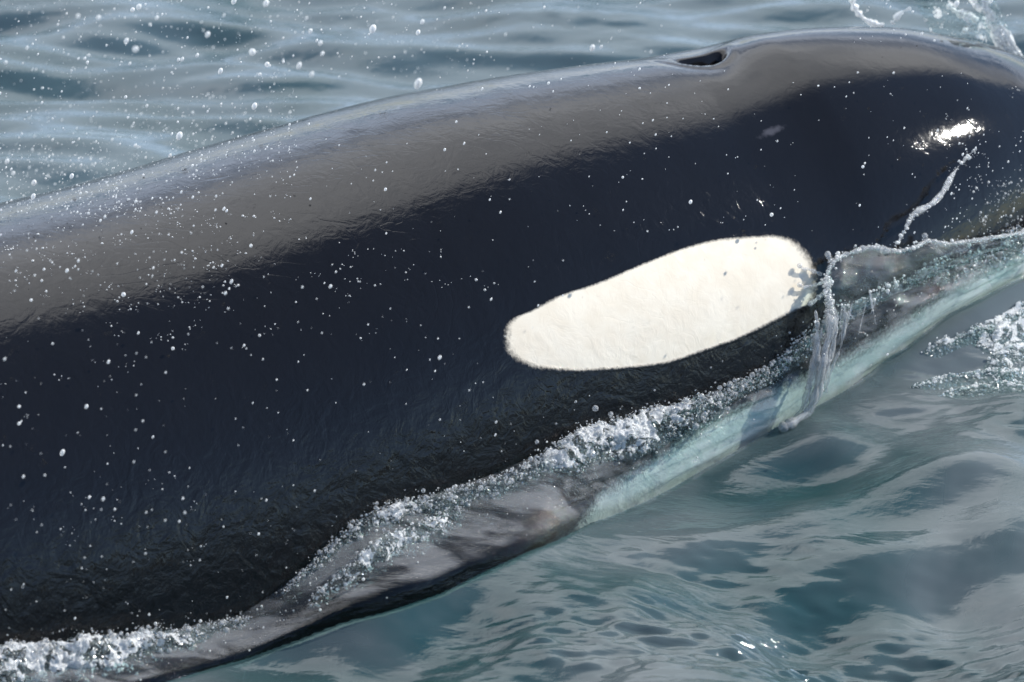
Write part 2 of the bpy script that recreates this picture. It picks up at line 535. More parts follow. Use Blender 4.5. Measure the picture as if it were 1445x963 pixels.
def froth_material():
    """bubbly foam: attribute 'foam' 0..1 is how much of the water is bubbles"""
    m = bpy.data.materials.new('white_foam')
    m.use_nodes = True
    t = NT(m.node_tree)
    tc = t.n('ShaderNodeTexCoord').outputs['Object']
    at = t.n('ShaderNodeAttribute', attribute_name='foam').outputs['Fac']
    n1 = t.noise(tc, 42, 4, 0.65, 0.7)
    vor = t.n('ShaderNodeTexVoronoi', {'Vector': tc, 'Scale': 150.0}, feature='F1').outputs[0]
    thr = t.math('ADD', t.math('MULTIPLY', n1, 0.75), t.math('MULTIPLY', vor, 0.35))
    holes = t.ramp(t.noise(tc, 26, 2, 0.5, 1.0), 0.40, 0.56, 0.45, 1.0)
    f = t.ramp(t.math('SUBTRACT', t.math('MULTIPLY', t.math('MULTIPLY', at, holes), 1.15), thr), -0.07, 0.07)
    b = t.math('ADD', t.math('MULTIPLY', n1, 1.5), t.math('MULTIPLY', vor, -0.9))
    bmp = t.n('ShaderNodeBump', {'Height': b, 'Strength': 1.0, 'Distance': 0.012}).outputs[0]
    fr = t.thin_fresnel(1.36, bmp)
    gl = t.n('ShaderNodeBsdfGlossy', {'Color': (1, 1, 1, 1), 'Roughness': 0.10, 'Normal': bmp}).outputs[0]
    tr = t.n('ShaderNodeBsdfTransparent', {'Color': (0.9, 0.97, 0.96, 1)}).outputs[0]
    df = t.n('ShaderNodeBsdfDiffuse', {'Color': (0.92, 0.93, 0.93, 1)}).outputs[0]
    tl = t.n('ShaderNodeBsdfTranslucent', {'Color': (0.92, 0.94, 0.94, 1)}).outputs[0]
    wh = t.n('ShaderNodeMixShader', {0: 0.40, 1: df, 2: tl}).outputs[0]
    wh = t.n('ShaderNodeMixShader', {0: 0.1, 1: wh, 2: tr}).outputs[0]
    a = t.n('ShaderNodeMixShader', {0: f, 1: tr, 2: wh}).outputs[0]
    t.n('ShaderNodeOutputMaterial', {0: t.n('ShaderNodeMixShader', {0: fr, 1: a, 2: gl}).outputs[0]})
    return m


def bead_material():
    m = bpy.data.materials.new('water_bead')
    m.use_nodes = True
    t = NT(m.node_tree)
    df = t.n('ShaderNodeBsdfDiffuse', {'Color': (0.9, 0.92, 0.93, 1)}).outputs[0]
    tl = t.n('ShaderNodeBsdfTranslucent', {'Color': (0.9, 0.92, 0.93, 1)}).outputs[0]
    tp = t.n('ShaderNodeBsdfTransparent', {}).outputs[0]
    gs = t.n('ShaderNodeBsdfGlossy', {'Roughness': 0.25}).outputs[0]
    a = t.n('ShaderNodeMixShader', {0: 0.5, 1: df, 2: tl}).outputs[0]
    a = t.n('ShaderNodeMixShader', {0: 0.12, 1: a, 2: gs}).outputs[0]
    t.n('ShaderNodeOutputMaterial', {0: t.n('ShaderNodeMixShader', {0: 0.3, 1: a, 2: tp}).outputs[0]})
    return m


def glass_material():
    m = bpy.data.materials.new('splash_water')
    m.use_nodes = True
    t = NT(m.node_tree)
    tc = t.n('ShaderNodeTexCoord').outputs['Object']
    bmp = t.n('ShaderNodeBump', {'Height': t.noise(tc, 95, 3, 0.6, 0.8), 'Strength': 1.0, 'Distance': 0.006}).outputs[0]
    g = t.n('ShaderNodeBsdfGlass', {'Color': (1, 1, 1, 1), 'Roughness': 0.03, 'IOR': 1.33, 'Normal': bmp}).outputs[0]
    df = t.n('ShaderNodeBsdfDiffuse', {'Color': (0.9, 0.92, 0.93, 1), 'Normal': bmp}).outputs[0]
    fr = t.thin_fresnel(1.6, bmp)
    gl = t.n('ShaderNodeBsdfGlossy', {'Roughness': 0.12, 'Normal': bmp}).outputs[0]
    tp = t.n('ShaderNodeBsdfTransparent', {}).outputs[0]
    thin = t.n('ShaderNodeMixShader', {0: fr, 1: tp, 2: gl}).outputs[0]
    a = t.n('ShaderNodeMixShader', {0: 0.72, 1: g, 2: thin}).outputs[0]
    t.n('ShaderNodeOutputMaterial', {0: t.n('ShaderNodeMixShader', {0: 0.2, 1: a, 2: df}).outputs[0]})
    return m


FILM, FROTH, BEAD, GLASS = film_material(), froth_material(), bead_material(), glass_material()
WB0 = np.array([0.0, -0.8, -0.1])
wave = empty('bow_wave', WB0, 'clear sheet of water with a white foam edge running up the black flank', 'wave')
skirt = film[:, -1] + np.array([0, 0, -0.07]) + LAT * 0.006
filmx = np.concatenate([film, skirt[:, None]], 1)
mesh_np('water_sheet', (filmx - WB0).reshape(-1, 3), grid_faces(NS, NA + 1), FILM, wave, attrs={'run': np.concatenate([np.clip(np.maximum(SA[None, :] * 0.92 + 0.05 * streak, np.interp(sx_, [700, 900, 1500], [0, 0.72, 0.8])[:, None] * np.clip(SA[None, :] / 0.25, 0, 1)), 0, 1), np.ones((NS, 1))], 1), 'milk_sheen': np.concatenate([np.interp(SA[None, :] + 0.03 * streak, [0.76, 0.84], [1, 0]) * np.interp(sx_, [760, 900], [1, 0])[:, None] + np.interp(sx_, [760, 900, 1300], [0, 0.75, 1.1])[:, None] * np.ones((1, NA)), np.zeros((NS, 1))], 1)})

# ------------------------------------------------------------------ sea
CR = film[:, -1]
cu, cv, cz_ = smooth1(CR @ AX, 6), smooth1(CR @ LAT, 6), smooth1(CR[:, 2], 12)
L0 = -0.112


def tensor_axis(a, b, step, far):
    core = np.arange(a, b + step / 2, step)
    g = step * 1.18 ** np.arange(1, 90)
    out = np.cumsum(g)
    out = out[out < far]
    return np.concatenate([a - out[::-1], core, b + out])


X = tensor_axis(-1.3, 1.3, 0.0055, 6000)
Y = tensor_axis(-1.6, 2.1, 0.0055, 6000)
XX, YY = np.meshgrid(X, Y, indexing='ij')
T1 = field(768, 6.0, 0.12, 1.3, 1.85, 11, aniso=1.5, ang=0.15, by_slope=True)
T2 = field(768, 2.0, 0.014, 0.06, 1.3, 12, aniso=3.2, by_slope=True)
T3 = field(256, 3.0, 0.25, 1.2, 1.2, 13, aniso=1.8)
T4 = field(768, 5.0, 0.06, 0.42, 1.7, 14, aniso=4.5, ang=-0.05, by_slope=True)


def sstep(x, a, b):
    t = np.clip((x - a) / (b - a), 0, 1)
    return t * t * (3 - 2 * t)


BUMPS = []      # (x, y, half length, half width, height, heading): separate little waves


def ground(px, py, z=-0.13):
    d = ray(px, py)
    return CAMPOS + d * ((z - CAMPOS[2]) / d[2])


for (p1, p2, wid, hgt) in [((960, 680), (1210, 650), 0.075, 0.034), ((900, 712), (990, 712), 0.06, 0.012), ((1180, 655), (1330, 590), 0.08, 0.020),
                           ((1080, 600), (1330, 470), 0.05, 0.034), ((1310, 520), (1445, 440), 0.08, 0.040), ((380, 985), (640, 930), 0.05, 0.006),
                           ((1150, 950), (1445, 845), 0.07, 0.012)]:
    a, b = ground(*p1), ground(*p2)
    BUMPS.append(((a + b) / 2, np.linalg.norm(b - a) / 2, wid, hgt, math.atan2(b[1] - a[1], b[0] - a[0])))


def sea_height(x, y):
    x, y = np.asarray(x, float), np.asarray(y, float)
    qu, qv = x * AX[0] + y * AX[1], x * LAT[0] + y * LAT[1]
    D = qv - np.interp(qu, cu, cv)                       # metres out from the crease, towards the camera
    zc = np.interp(qu, cu, cz_)
    fade = 1 / (1 + (np.hypot(x, y) / 7) ** 2)
    back = sstep(-D, 0.5, 1.0)
    front = 1 - back
    h = (0.21 * front + 0.035 * back) * sample(T1, 6.0, x, y) * fade
    h = h + back * 0.24 * sample(T4, 5.0, x, y) * fade
    patchy = sstep(sample(T3, 3.0, x + 0.4, y), 0.2, 1.1)
    band = np.exp(-((y + 1.02 + 0.10 * x - 0.05 * np.sin(3 * x)) / 0.10) ** 2) * sstep(x, -0.25, 0.1)
    h = h + 0.19 * sample(T2, 2.0, x, y) * fade * np.clip(0.15 + 0.5 * patchy + 1.9 * band, 0, 1.9)
    for c, ln, wd, hg, an in BUMPS:
        dx, dy = x - c[0], y - c[1]
        l = dx * math.cos(an) + dy * math.sin(an)
        v = -dx * math.sin(an) + dy * math.cos(an)
        v = v + 0.02 * np.sin(l * 21 + c[0] * 9)
        h = h + hg * np.exp(-(l / (ln * 0.8)) ** 4) * np.exp(-(v / wd) ** 2)
    ends = np.exp(-(np.clip(np.abs(qu + 0.2) - 1.35, 0, None) / 0.4) ** 2)
    k = np.where(D > 0, np.exp(-np.clip(D, 0, None) / 0.40), 1 - sstep(-D, 0.3, 0.9)) * ends
    h = h * (1 - 0.85 * np.where(D > 0, np.exp(-np.clip(D, 0, None) / 0.16), 1 - sstep(-D, 0.3, 0.9)) * ends) + L0 * (1 - k) + k * zc
    h = np.where((D < -0.012) & (D > -0.5), h - 3.0 * ends * np.minimum(-D - 0.012, 0.08), h)
    return h


H = sea_height(XX, YY)


def water_material():
    m = bpy.data.materials.new('sea_water')
    m.use_nodes = True
    t = NT(m.node_tree)
    tc = t.n('ShaderNodeTexCoord').outputs['Object']
    st = t.n('ShaderNodeMapping', {'Vector': tc, 'Scale': (1.0, 2.2, 1.0)}).outputs[0]
    b1 = t.noise(st, 7, 4, 0.5, 0.6)
    b2 = t.noise(st, 45, 4, 0.6, 0.6)
    amp = t.ramp(t.noise(st, 2.2, 3, 0.5), 0.42, 0.66, 0.05, 0.26)
    hgt = t.math('ADD', t.math('MULTIPLY', b1, 0.8), t.math('MULTIPLY', b2, amp))
    bmp = t.n('ShaderNodeBump', {'Height': hgt, 'Strength': 1.0, 'Distance': 0.006}).outputs[0]
    fr = t.thin_fresnel(1.6, bmp)
    gl = t.n('ShaderNodeBsdfGlossy', {'Color': (1, 1, 1, 1), 'Roughness': 0.04, 'Normal': bmp}).outputs[0]
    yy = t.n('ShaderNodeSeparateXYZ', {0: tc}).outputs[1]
    turb_haze = t.math('ADD', t.ramp(t.noise(tc, 1.7, 4, 0.55, 0.5), 0.32, 0.66), t.ramp(yy, 0.2, 0.9, 0.0, 0.55))  # random cloudiness of the water, plus distant spray haze painted in
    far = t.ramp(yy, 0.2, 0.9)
    dcol = t.mixc(turb_haze, (0.024, 0.066, 0.072, 1), t.mixc(far, (0.132, 0.158, 0.168, 1), (0.095, 0.145, 0.175, 1)))
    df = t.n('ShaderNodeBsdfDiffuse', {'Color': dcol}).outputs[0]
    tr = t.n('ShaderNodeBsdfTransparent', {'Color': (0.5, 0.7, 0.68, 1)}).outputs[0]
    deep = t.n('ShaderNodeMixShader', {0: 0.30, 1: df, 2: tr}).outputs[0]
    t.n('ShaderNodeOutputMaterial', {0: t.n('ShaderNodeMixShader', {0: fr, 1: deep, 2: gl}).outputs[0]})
    return m


WATER = water_material()
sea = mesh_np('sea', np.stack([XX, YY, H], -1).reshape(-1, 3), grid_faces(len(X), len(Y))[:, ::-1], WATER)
tag(sea, 'rippled teal sea water round the whale', kind='structure')
db = bpy.data.materials.new('deep_water')
db.use_nodes = True
db.node_tree.nodes['Principled BSDF'].inputs['Base Color'].default_value = (0.012, 0.05, 0.05, 1)
db.node_tree.nodes['Principled BSDF'].inputs['Roughness'].default_value = 1
def added_hill_ring():  # added out of view so the flank reflects dark land, not bright horizon
    m = bpy.data.materials.new('added_forested_hill')
    m.use_nodes = True
    t = NT(m.node_tree)
    tc = t.n('ShaderNodeTexCoord').outputs['Object']
    c = t.mixc(t.noise(tc, 0.02, 6, 0.7), (0.008, 0.016, 0.014, 1), (0.022, 0.034, 0.026, 1))
    p = t.n('ShaderNodeBsdfPrincipled', {'Base Color': c, 'Roughness': 0.9})
    t.n('ShaderNodeOutputMaterial', {0: p.outputs[0]})
    az = np.linspace(RAD(100), RAD(262), 260)
    ridge = 0.62 + 0.22 * np.sin(az * 5 + 1) + 0.12 * np.sin(az * 13) + 0.06 * np.sin(az * 37 + 2) + 0.03 * np.sin(az * 83)
    ridge *= np.clip(np.minimum(az - az[0], az[-1] - az) / 0.25, 0, 1) ** 0.7
    V = np.zeros((260, 14, 3))
    for j in range(14):
        f = j / 13
        rad = 1500 + 900 * f
        z = -2 + 330 * ridge * (f ** 1.2) + 12 * np.sin(az * 61 + j * 2.1) * f
        V[:, j] = np.stack([np.sin(az) * rad, np.cos(az) * rad, z], -1)
    back = V[:, -1].copy()
    back[:, :2] *= 1.5
    back[:, 2] = -2
    V = np.concatenate([V, back[:, None]], 1)
    o = mesh_np('added_hills', V.reshape(-1, 3), grid_faces(260, 15), m)
    tag(o, 'unseen wooded ridge added behind the camera to darken the flank reflections', kind='structure')


added_hill_ring()
deep = mesh_np('deep_water', [(-6000, -6000, -1.6), (6000, -6000, -1.6), (6000, 6000, -1.6), (-6000, 6000, -1.6)], [(0, 1, 2, 3)], db)
tag(deep, 'dark green depth below the sea surface', kind='structure')


# ------------------------------------------------------------------ foam, beads and spray
def ico(sub=1):
    g = (1 + 5 ** 0.5) / 2
    v = [(-1, g, 0), (1, g, 0), (-1, -g, 0), (1, -g, 0), (0, -1, g), (0, 1, g), (0, -1, -g), (0, 1, -g), (g, 0, -1), (g, 0, 1), (-g, 0, -1), (-g, 0, 1)]
    f = [(0, 11, 5), (0, 5, 1), (0, 1, 7), (0, 7, 10), (0, 10, 11), (1, 5, 9), (5, 11, 4), (11, 10, 2), (10, 7, 6), (7, 1, 8),
         (3, 9, 4), (3, 4, 2), (3, 2, 6), (3, 6, 8), (3, 8, 9), (4, 9, 5), (2, 4, 11), (6, 2, 10), (8, 6, 7), (9, 8, 1)]
    v = [np.array(p) / np.linalg.norm(p) for p in v]
    for _ in range(sub):
        mid, nf = {}, []

        def m(a, b):
            k = (min(a, b), max(a, b))
            if k not in mid:
                q = v[a] + v[b]
                v.append(q / np.linalg.norm(q))
                mid[k] = len(v) - 1
            return mid[k]
        for a, b, c in f:
            ab, bc, ca = m(a, b), m(b, c), m(c, a)
            nf += [(a, ab, ca), (b, bc, ab), (c, ca, bc), (ab, bc, ca)]
        f = nf
    return np.array(v), np.array(f)


ICO0, ICO1 = ico(0), ico(1)


def beads(name, centres, radii, mat, parent=None, base=ICO1, stretch=None):
    """many small drops as ONE mesh"""
    v, f = base
    c, rad = np.asarray(centres), np.asarray(radii)
    n = len(c)
    vv = v[None] * rad[:, None, None]
    if stretch is not None:
        d, k = stretch
        vv = vv + (vv @ d)[..., None] * d * k[:, None, None]
    vv = vv + c[:, None, :]
    ff = f[None] + (np.arange(n) * len(v))[:, None, None]
    return mesh_np(name, vv.reshape(-1, 3), ff.reshape(-1, 3), mat, parent)


def film_pt(x, s):
    i = np.clip((np.asarray(x, float) - sx_[0]) / (sx_[1] - sx_[0]), 0, NS - 1.001)
    j = np.clip(np.asarray(s, float) * (NA - 1), 0, NA - 1.001)
    i0, j0 = i.astype(int), j.astype(int)
    a, b = (i - i0)[..., None], (j - j0)[..., None]
    g = lambda F: F[i0, j0] * (1-a) * (1-b) + F[i0+1, j0] * a * (1-b) + F[i0, j0+1] * (1-a) * b + F[i0+1, j0+1] * a * b
    return g(film), g(filmN)


MPX = PXS * DIST
FT = field(512, 1.0, 0.018, 0.14, 1.1, 41)
FT2 = field(512, 1.0, 0.006, 0.03, 1.0, 42)


def billow(Q, seed):
    """rounded bubbly relief at three sizes, metres"""
    from mathutils import noise as mn
    o = Vector((seed * 3.1, seed * 1.7, 0))
    out = np.empty(len(Q))
    for i, q in enumerate(Q):
        v = Vector(q)
        a = mn.noise(v * 16 + o)
        b_ = mn.voronoi(v * 48 + o)[0][0]
        c = mn.voronoi(v * 120 + o)[0][0]
        out[i] = 0.016 * a + 0.014 * (0.55 - b_) + 0.0065 * (0.5 - c)
    return out


def foam_crest(x0, x1, width, offset, dens, seed, height=1.0, nb=700, label=None):
    """a lumpy ridge of foam on the water sheet; width/offset/dens are tables over picture columns x"""
    n, k = int((x1 - x0) / 1.2), 56
    xs = np.linspace(x0, x1, n)
    wd = np.interp(xs, *np.array(width, float).T) * MPX
    of = np.interp(xs, *np.array(offset, float).T)
    de = np.interp(xs, *np.array(dens, float).T)
    taper = np.clip(np.minimum(xs - x0, x1 - xs) / (0.10 * (x1 - x0) + 1), 0, 1) ** 0.5
    wy = np.interp(xs, sx_, wy_)
    cyv = np.interp(xs, sx_, cy_)
    s0 = np.clip(of / (cyv - wy), 0.01, 0.95)
    C, N = film_pt(xs, s0)
    for q in range(3):
        C[:, q] = smooth1(C[:, q], 4)
        N[:, q] = smooth1(N[:, q], 12)
    T = np.gradient(C, axis=0)
    T /= np.linalg.norm(T, axis=1, keepdims=True)
    N = N * 0.7 + ZUP * 0.3 - FWD * 0.2
    N -= (N * T).sum(1, keepdims=True) * T
    N /= np.linalg.norm(N, axis=1, keepdims=True)
    S = np.cross(N, T)
    S *= np.sign(S[:, 2].mean())
    ph = np.linspace(-0.15 * np.pi, 1.1 * np.pi, k)
    PH = np.broadcast_to(ph, (n, k))
    wdt = (wd * taper)[:, None] * np.ones((1, k))
    V = C[:, None] + S[:, None] * (wdt * np.cos(PH))[..., None] + N[:, None] * (wdt * 0.45 * height * np.sin(PH) - 0.003)[..., None]
    G = S[:, None] * np.cos(PH)[..., None] * 0.75 + N[:, None] * np.sin(PH)[..., None]
    bl = billow(V.reshape(-1, 3), seed).reshape(n, k)
    V = V + G * (bl * (0.35 + 0.65 * taper[:, None]) * np.clip(wd / 0.03, 0.3, 1.1)[:, None])[..., None]
    fo = de[:, None] * (0.62 + 0.38 * np.sin(np.clip(PH, 0, np.pi)) ** 0.7) * (0.75 + 0.25 * np.cos(PH)) * 1.12 * (0.5 + 0.5 * taper[:, None])
    o = mesh_np('foam_crest', (V - WB0).reshape(-1, 3), grid_faces(n, k), FROTH, wave, attrs={'foam': fo})
    if label:
        o['label'] = label
    # drops and bubbles standing on it
    rg = np.random.default_rng(seed)
    nb = int(nb * 0.6)
    ii = rg.integers(0, n, nb)
    jj = np.clip((rg.beta(1.4, 2.2, nb) * k).astype(int), 0, k - 1)
    rad = np.clip(0.0006 + rg.exponential(0.0005, nb), 0, 0.0035) * (0.6 + 0.4 * taper[ii])
    up = np.abs(rg.normal(0, 0.0045, nb)) + np.where(rg.random(nb) < 0.06, rg.exponential(0.02, nb), 0)
    cc = V[ii, jj] + N[ii] * (rad * 0.6)[:, None] + (S[ii] * 0.8 + N[ii] * 0.4) * up[:, None] + rg.normal(0, 0.002, (nb, 3))
    h_ = nb // 2
    b = beads('bubble', cc[:h_] - WB0, rad[:h_], BEAD, wave, base=ICO0)
    b['kind'] = 'stuff'
    b = beads('bubble', cc[h_:] - WB0 + N[ii[h_:]] * 0.002, rad[h_:] * 2.0, GLASS, wave)
    b['kind'] = 'stuff'
    return V, N


foam_crest(-118, 350, [(-120, 30), (0, 33), (60, 30), (150, 30), (250, 17), (350, 7)], [(-120, 22), (150, 22), (350, 8)], [(-120, .95), (120, .85), (220, .62), (350, .42)], 1, nb=1500,
           label='dense white foam low on the flank')
foam_crest(420, 650, [(420, 10), (500, 20), (560, 22), (650, 12)], [(420, 42), (500, 58), (580, 50), (650, 36)], [(420, .45), (520, .62), (600, .55), (650, .4)], 2, height=0.5, nb=500)
foam_crest(395, 790, [(395, 4), (520, 11), (560, 15), (640, 13), (790, 15)], [(395, 5), (520, 10), (650, 14), (790, 16)], [(395, .35), (500, .45), (540, .68), (620, .42), (700, .40), (790, .62)], 3, nb=1500)
foam_crest(745, 1030, [(745, 12), (800, 24), (870, 30), (950, 26), (1030, 12)], [(745, 14), (800, 18), (870, 20), (950, 20), (1030, 12)], [(745, .62), (800, .85), (840, .7), (880, .95), (940, .66), (1030, .42)], 4, nb=1700,
           label='bright white curl of foam below the eye patch')
foam_crest(990, 1190, [(990, 11), (1080, 10), (1140, 17), (1190, 14)], [(990, 10), (1190, 10)], [(990, .45), (1080, .42), (1140, .5), (1190, .4)], 5, nb=800)
foam_crest(1280, 1472, [(1280, 8), (1340, 22), (1400, 26), (1472, 30)], [(1280, 10), (1400, 6), (1472, 2)], [(1280, .4), (1340, .46), (1472, .5)], 6, height=0.6, nb=900)


gr = np.random.default_rng(61)
nx = 1100
gx = np.where(gr.random(nx) < .7, gr.uniform(-60, 1000, nx), gr.uniform(900, 1460, nx))
gs = np.clip(gr.beta(1.3, 3.0, nx), 0, .9)
gc, gn = film_pt(gx, gs)
keep = gr.random(nx) < np.clip(0.15 + 0.85 * (sample(FT, 1.0, gx * .0014, gs * .2) > 0.3), 0, 1)
grd = np.clip(0.0005 + gr.exponential(0.0006, nx), 0, .003)
fl = beads('fleck', (gc + gn * grd[:, None] * .4 - WB0)[keep], grd[keep], BEAD, wave, base=ICO0)
fl['kind'] = 'stuff'

# ------------------------------------------------------------------ splashes
def at(px, py, y):
    """point seen at a pixel at world depth y"""
    d = ray(px, py)
    return CAMPOS + d * ((y - CAMPOS[1]) / d[1])


def off_skin(px, py, gap):
    h = on_body(px, py)
    if h is None:
        return at(px, py, 0.2)
    return np.array(h[0]) - ray(px, py) * gap


def dense(pts, n):
    pts = np.array(pts, float)
    t = np.concatenate([[0], np.cumsum(np.linalg.norm(np.diff(pts, axis=0), axis=1))])
    tt = np.linspace(0, t[-1], n)
    return np.stack([cspline(tt, np.stack([t, pts[:, k]], 1)) for k in range(pts.shape[1])], 1)


def tube(name, pts, radii, mat, parent, seg=10, lump=0.0, seed=0, attrs=None):
    pts = np.array(pts)
    rad = np.array(radii, float)
    rg = np.random.default_rng(seed)
    n = len(pts)
    if lump:
        rad = rad * (1 + lump * smooth1(rg.normal(0, 1.6, n), 2))
    T = np.gradient(pts, axis=0)
    T /= np.linalg.norm(T, axis=1, keepdims=True) + 1e-9
    A = np.cross(T, FWD)
    A /= np.linalg.norm(A, axis=1, keepdims=True) + 1e-9
    B = np.cross(T, A)
    ph = np.arange(seg) / seg * 2 * np.pi
    V = pts[:, None] + (A[:, None] * np.cos(ph)[None, :, None] + B[:, None] * np.sin(ph)[None, :, None]) * rad[:, None, None]
    base = np.array(parent.location) if parent else 0
    at_ = {k: np.full(n * seg, v) for k, v in (attrs or {}).items()}
    V = np.concatenate([V, np.repeat(pts[-1:, None] + T[-1] * rad[-1] * .6, seg, 1)], 0)
    V[0] = pts[0]
    at_ = {k: np.full((n + 1) * seg, v) for k, v in (attrs or {}).items()}
    return mesh_np(name, (V - base).reshape(-1, 3), grid_faces(n + 1, seg, True), mat, parent, attrs=at_)


SB = off_skin(1200, 420, 0.05)
spl = empty('water_splash', SB, 'clear glassy splash of water thrown up in front of the white eye patch', 'splash')
RIM = [(1166, 392), (1172, 376), (1185, 363), (1201, 357), (1226, 350), (1254, 354), (1272, 354), (1294, 348), (1310, 340), (1330, 344), (1360, 342), (1400, 336), (1450, 328)]
BOT = [(1172, 448), (1182, 440), (1194, 436), (1208, 438), (1226, 430), (1250, 412), (1270, 402), (1290, 392), (1310, 384), (1330, 376), (1360, 366), (1400, 354), (1450, 344)]
NG = 150
rim, bot = dense(RIM, NG), dense(BOT, NG)
v_ = np.linspace(0, 1, 40)
SV = np.zeros((NG, 40, 3))
rg = np.random.default_rng(5)
wob = sample(FN1, 1.2, np.arange(NG)[:, None] * 0.006 + 0 * v_[None], 0.2 * v_[None] + 0 * np.arange(NG)[:, None])
for i in range(NG):
    for j in range(40):
        q = rim[i] * (1 - v_[j]) + bot[i] * v_[j]
        g = 0.016 + 0.045 * math.sin(math.pi * (0.15 + 0.6 * v_[j])) * min(1, (NG - i) / 60) + 0.004 * wob[i, j]
        SV[i, j] = off_skin(q[0], q[1], g)
for q in range(3):
    SV[..., q] = np.apply_along_axis(lambda a: smooth1(a, 3), 0, SV[..., q])
mesh_np('sheet', (SV - SB).reshape(-1, 3), grid_faces(NG, 40), FILM, spl, attrs={'run': np.full((NG, 40), 0.695), 'milk_sheen': np.full((NG, 40), 0.5)})
rimr = np.interp(np.arange(NG), [0, 12, 30, 45, 60, 90, 149], [.004, .0045, .0045, .0075, .004, .004, .005])
tube('rim', SV[:, 0], rimr, GLASS, spl, lump=0.25, seed=1)
left = np.array([SV[0, j] for j in range(0, 40)])
tube('rim', left, np.interp(v_, [0, .5, 1], [.007, .006, .009]), GLASS, spl, lump=0.35, seed=2)
# fringe of falling strings along the lower edge
for k in range(16):
    i = int(rg.integers(0, 42))
    p0 = SV[i, int(rg.integers(28, 39))]
    ln = rg.uniform(0.012, 0.05) * (1.5 if i < 40 else 0.7)
    dirn = -UP * 1.0 + RIGHT * rg.normal(-0.15, 0.35) - FWD * 0.15
    pts = p0 + np.linspace(0, 1, 9)[:, None] * dirn * ln
    tube('strand', pts, np.linspace(1, 0.5, 9) * rg.uniform(.0007, .0018), GLASS, spl, seg=6, lump=0.4, seed=k)


def tendril(pts, rad, gap, end=None, name='tendril', lump=0.2, parent=spl, mat=None, seed=3):
    q = dense(pts, 26)
    p3 = np.array([off_skin(a, b, gap) for a, b in q])
    for c in range(3):
        p3[:, c] = smooth1(p3[:, c], 2)
    rr_ = np.interp(np.linspace(0, 1, 26), *np.array(rad, float).T)
    o = tube(name, p3, rr_, mat or GLASS, parent, lump=lump, seed=seed)
    if end:
        beads('drop_tip', [p3[-1] - np.array(parent.location)], [end], mat or GLASS, parent)
    return p3


tendril([(1160, 388), (1150, 384), (1140, 380), (1132, 379), (1128, 375)], [(0, .005), (.5, .003), (1, .0025)], .014, .0055)
tendril([(1163, 398), (1152, 402), (1142, 404), (1132, 405), (1128, 402)], [(0, .005), (.5, .003), (1, .0025)], .014, .0055)
tendril([(1162, 415), (1155, 420), (1148, 426), (1143, 429)], [(0, .006), (.5, .004), (1, .004)], .014, .006)
tendril([(1176, 372), (1171, 366), (1168, 359)], [(0, .006), (.5, .005), (1, .004)], .04, .0065)
tendril([(1308, 342), (1306, 337), (1305, 333)], [(0, .006), (1, .004)], .03, .006)
# the stream that pours down from the splash
sr = np.random.default_rng(12)
ST = [(1170, 440), (1172, 462), (1166, 490), (1158, 525), (1150, 555), (1140, 580), (1124, 594), (1108, 602)]
for k in range(11):
    j = sr.normal(0, 7, 2) if k else np.zeros(2)
    spread = np.linspace(1.3, 0.35, len(ST))
    pts = [(a + j[0] * f + sr.normal(0, 1.2), b + j[1] * 0.4 + sr.normal(0, 1.5)) for (a, b), f in zip(ST, spread)]
    if k > 3:
        i0 = int(sr.integers(0, 3))
        pts = pts[i0:i0 + 5]
    tendril(pts, [(0, .0035), (.4, .0045), (1, .003)] if k else [(0, .006), (.4, .0085), (.8, .007), (1, .010)], .075 - .002 * k, None, name='stream', lump=0.45, seed=20 + k)
beads('drop_tip', [off_skin(1106, 603, .07) - SB], [.011], GLASS, spl)

edge_pts = np.concatenate([SV[:110, 0], np.repeat(left, 3, 0), SV[:60, 34]])
eb = edge_pts[rg.integers(0, len(edge_pts), 520)] + rg.normal(0, 0.0045, (520, 3))
o = beads('bead', eb - SB, np.clip(0.0006 + rg.exponential(0.0009, 520), 0, .004), BEAD, spl)
o['kind'] = 'stuff'

# thin beaded thread of water across the cheek
TB = off_skin(1318, 285, 0.05)
thread = empty('water_thread', TB, 'thin beaded thread of water hanging across the dark cheek', 'splash')
TP = [(1378, 210), (1366, 220), (1352, 236), (1340, 254), (1333, 268), (1322, 282), (1312, 290), (1298, 297), (1288, 303), (1282, 314), (1276, 328), (1266, 345)]
th3 = tendril(TP, [(0, .0022), (.3, .003), (.62, .0042), (.74, .0065), (.82, .0038), (1, .0018)], .05, None, name='strand', lump=0.6, parent=thread, seed=8)
for q, rr_ in ((3, .0042), (7, .0045), (10, .004), (14, .0055), (17, .0065), (0, .003)):
    beads('bead', [th3[q] - TB], [rr_], GLASS, thread)

tb = th3[rg.integers(0, 26, 150)] + rg.normal(0, 0.0028, (150, 3))
o = beads('bead', tb - TB, np.clip(0.0006 + rg.exponential(0.0009, 150), 0, .0035), BEAD, thread)
o['kind'] = 'stuff'

# far splash behind the head
FB = at(1340, 60, 0.72)
fspl = empty('water_splash', FB, 'blurred white plume of water rising behind the head', 'splash')
JET = dense([(1378, -14), (1392, 10), (1404, 34), (1416, 58), (1432, 84), (1450, 104)], 40)
jw = np.interp(np.linspace(0, 1, 40), [0, .4, .7, 1], [17, 14, 13, 17])
jr = np.random.default_rng(3)
JV = np.zeros((40, 22, 3))
for i, (a, b) in enumerate(JET):
    for j, f in enumerate(np.linspace(-1, 1, 22)):
        JV[i, j] = at(a + jw[i] * f, b - 6 * f, 0.72 - 0.02 * math.sqrt(max(0, 1 - f * f)) + 0.003 * jr.normal())
jfo = (0.85 - 0.4 * np.abs(np.linspace(-1, 1, 22)) ** 3)[None, :] * np.ones((40, 1))
mesh_np('jet', (JV - FB).reshape(-1, 3), grid_faces(40, 22), FROTH, fspl, attrs={'foam': jfo})
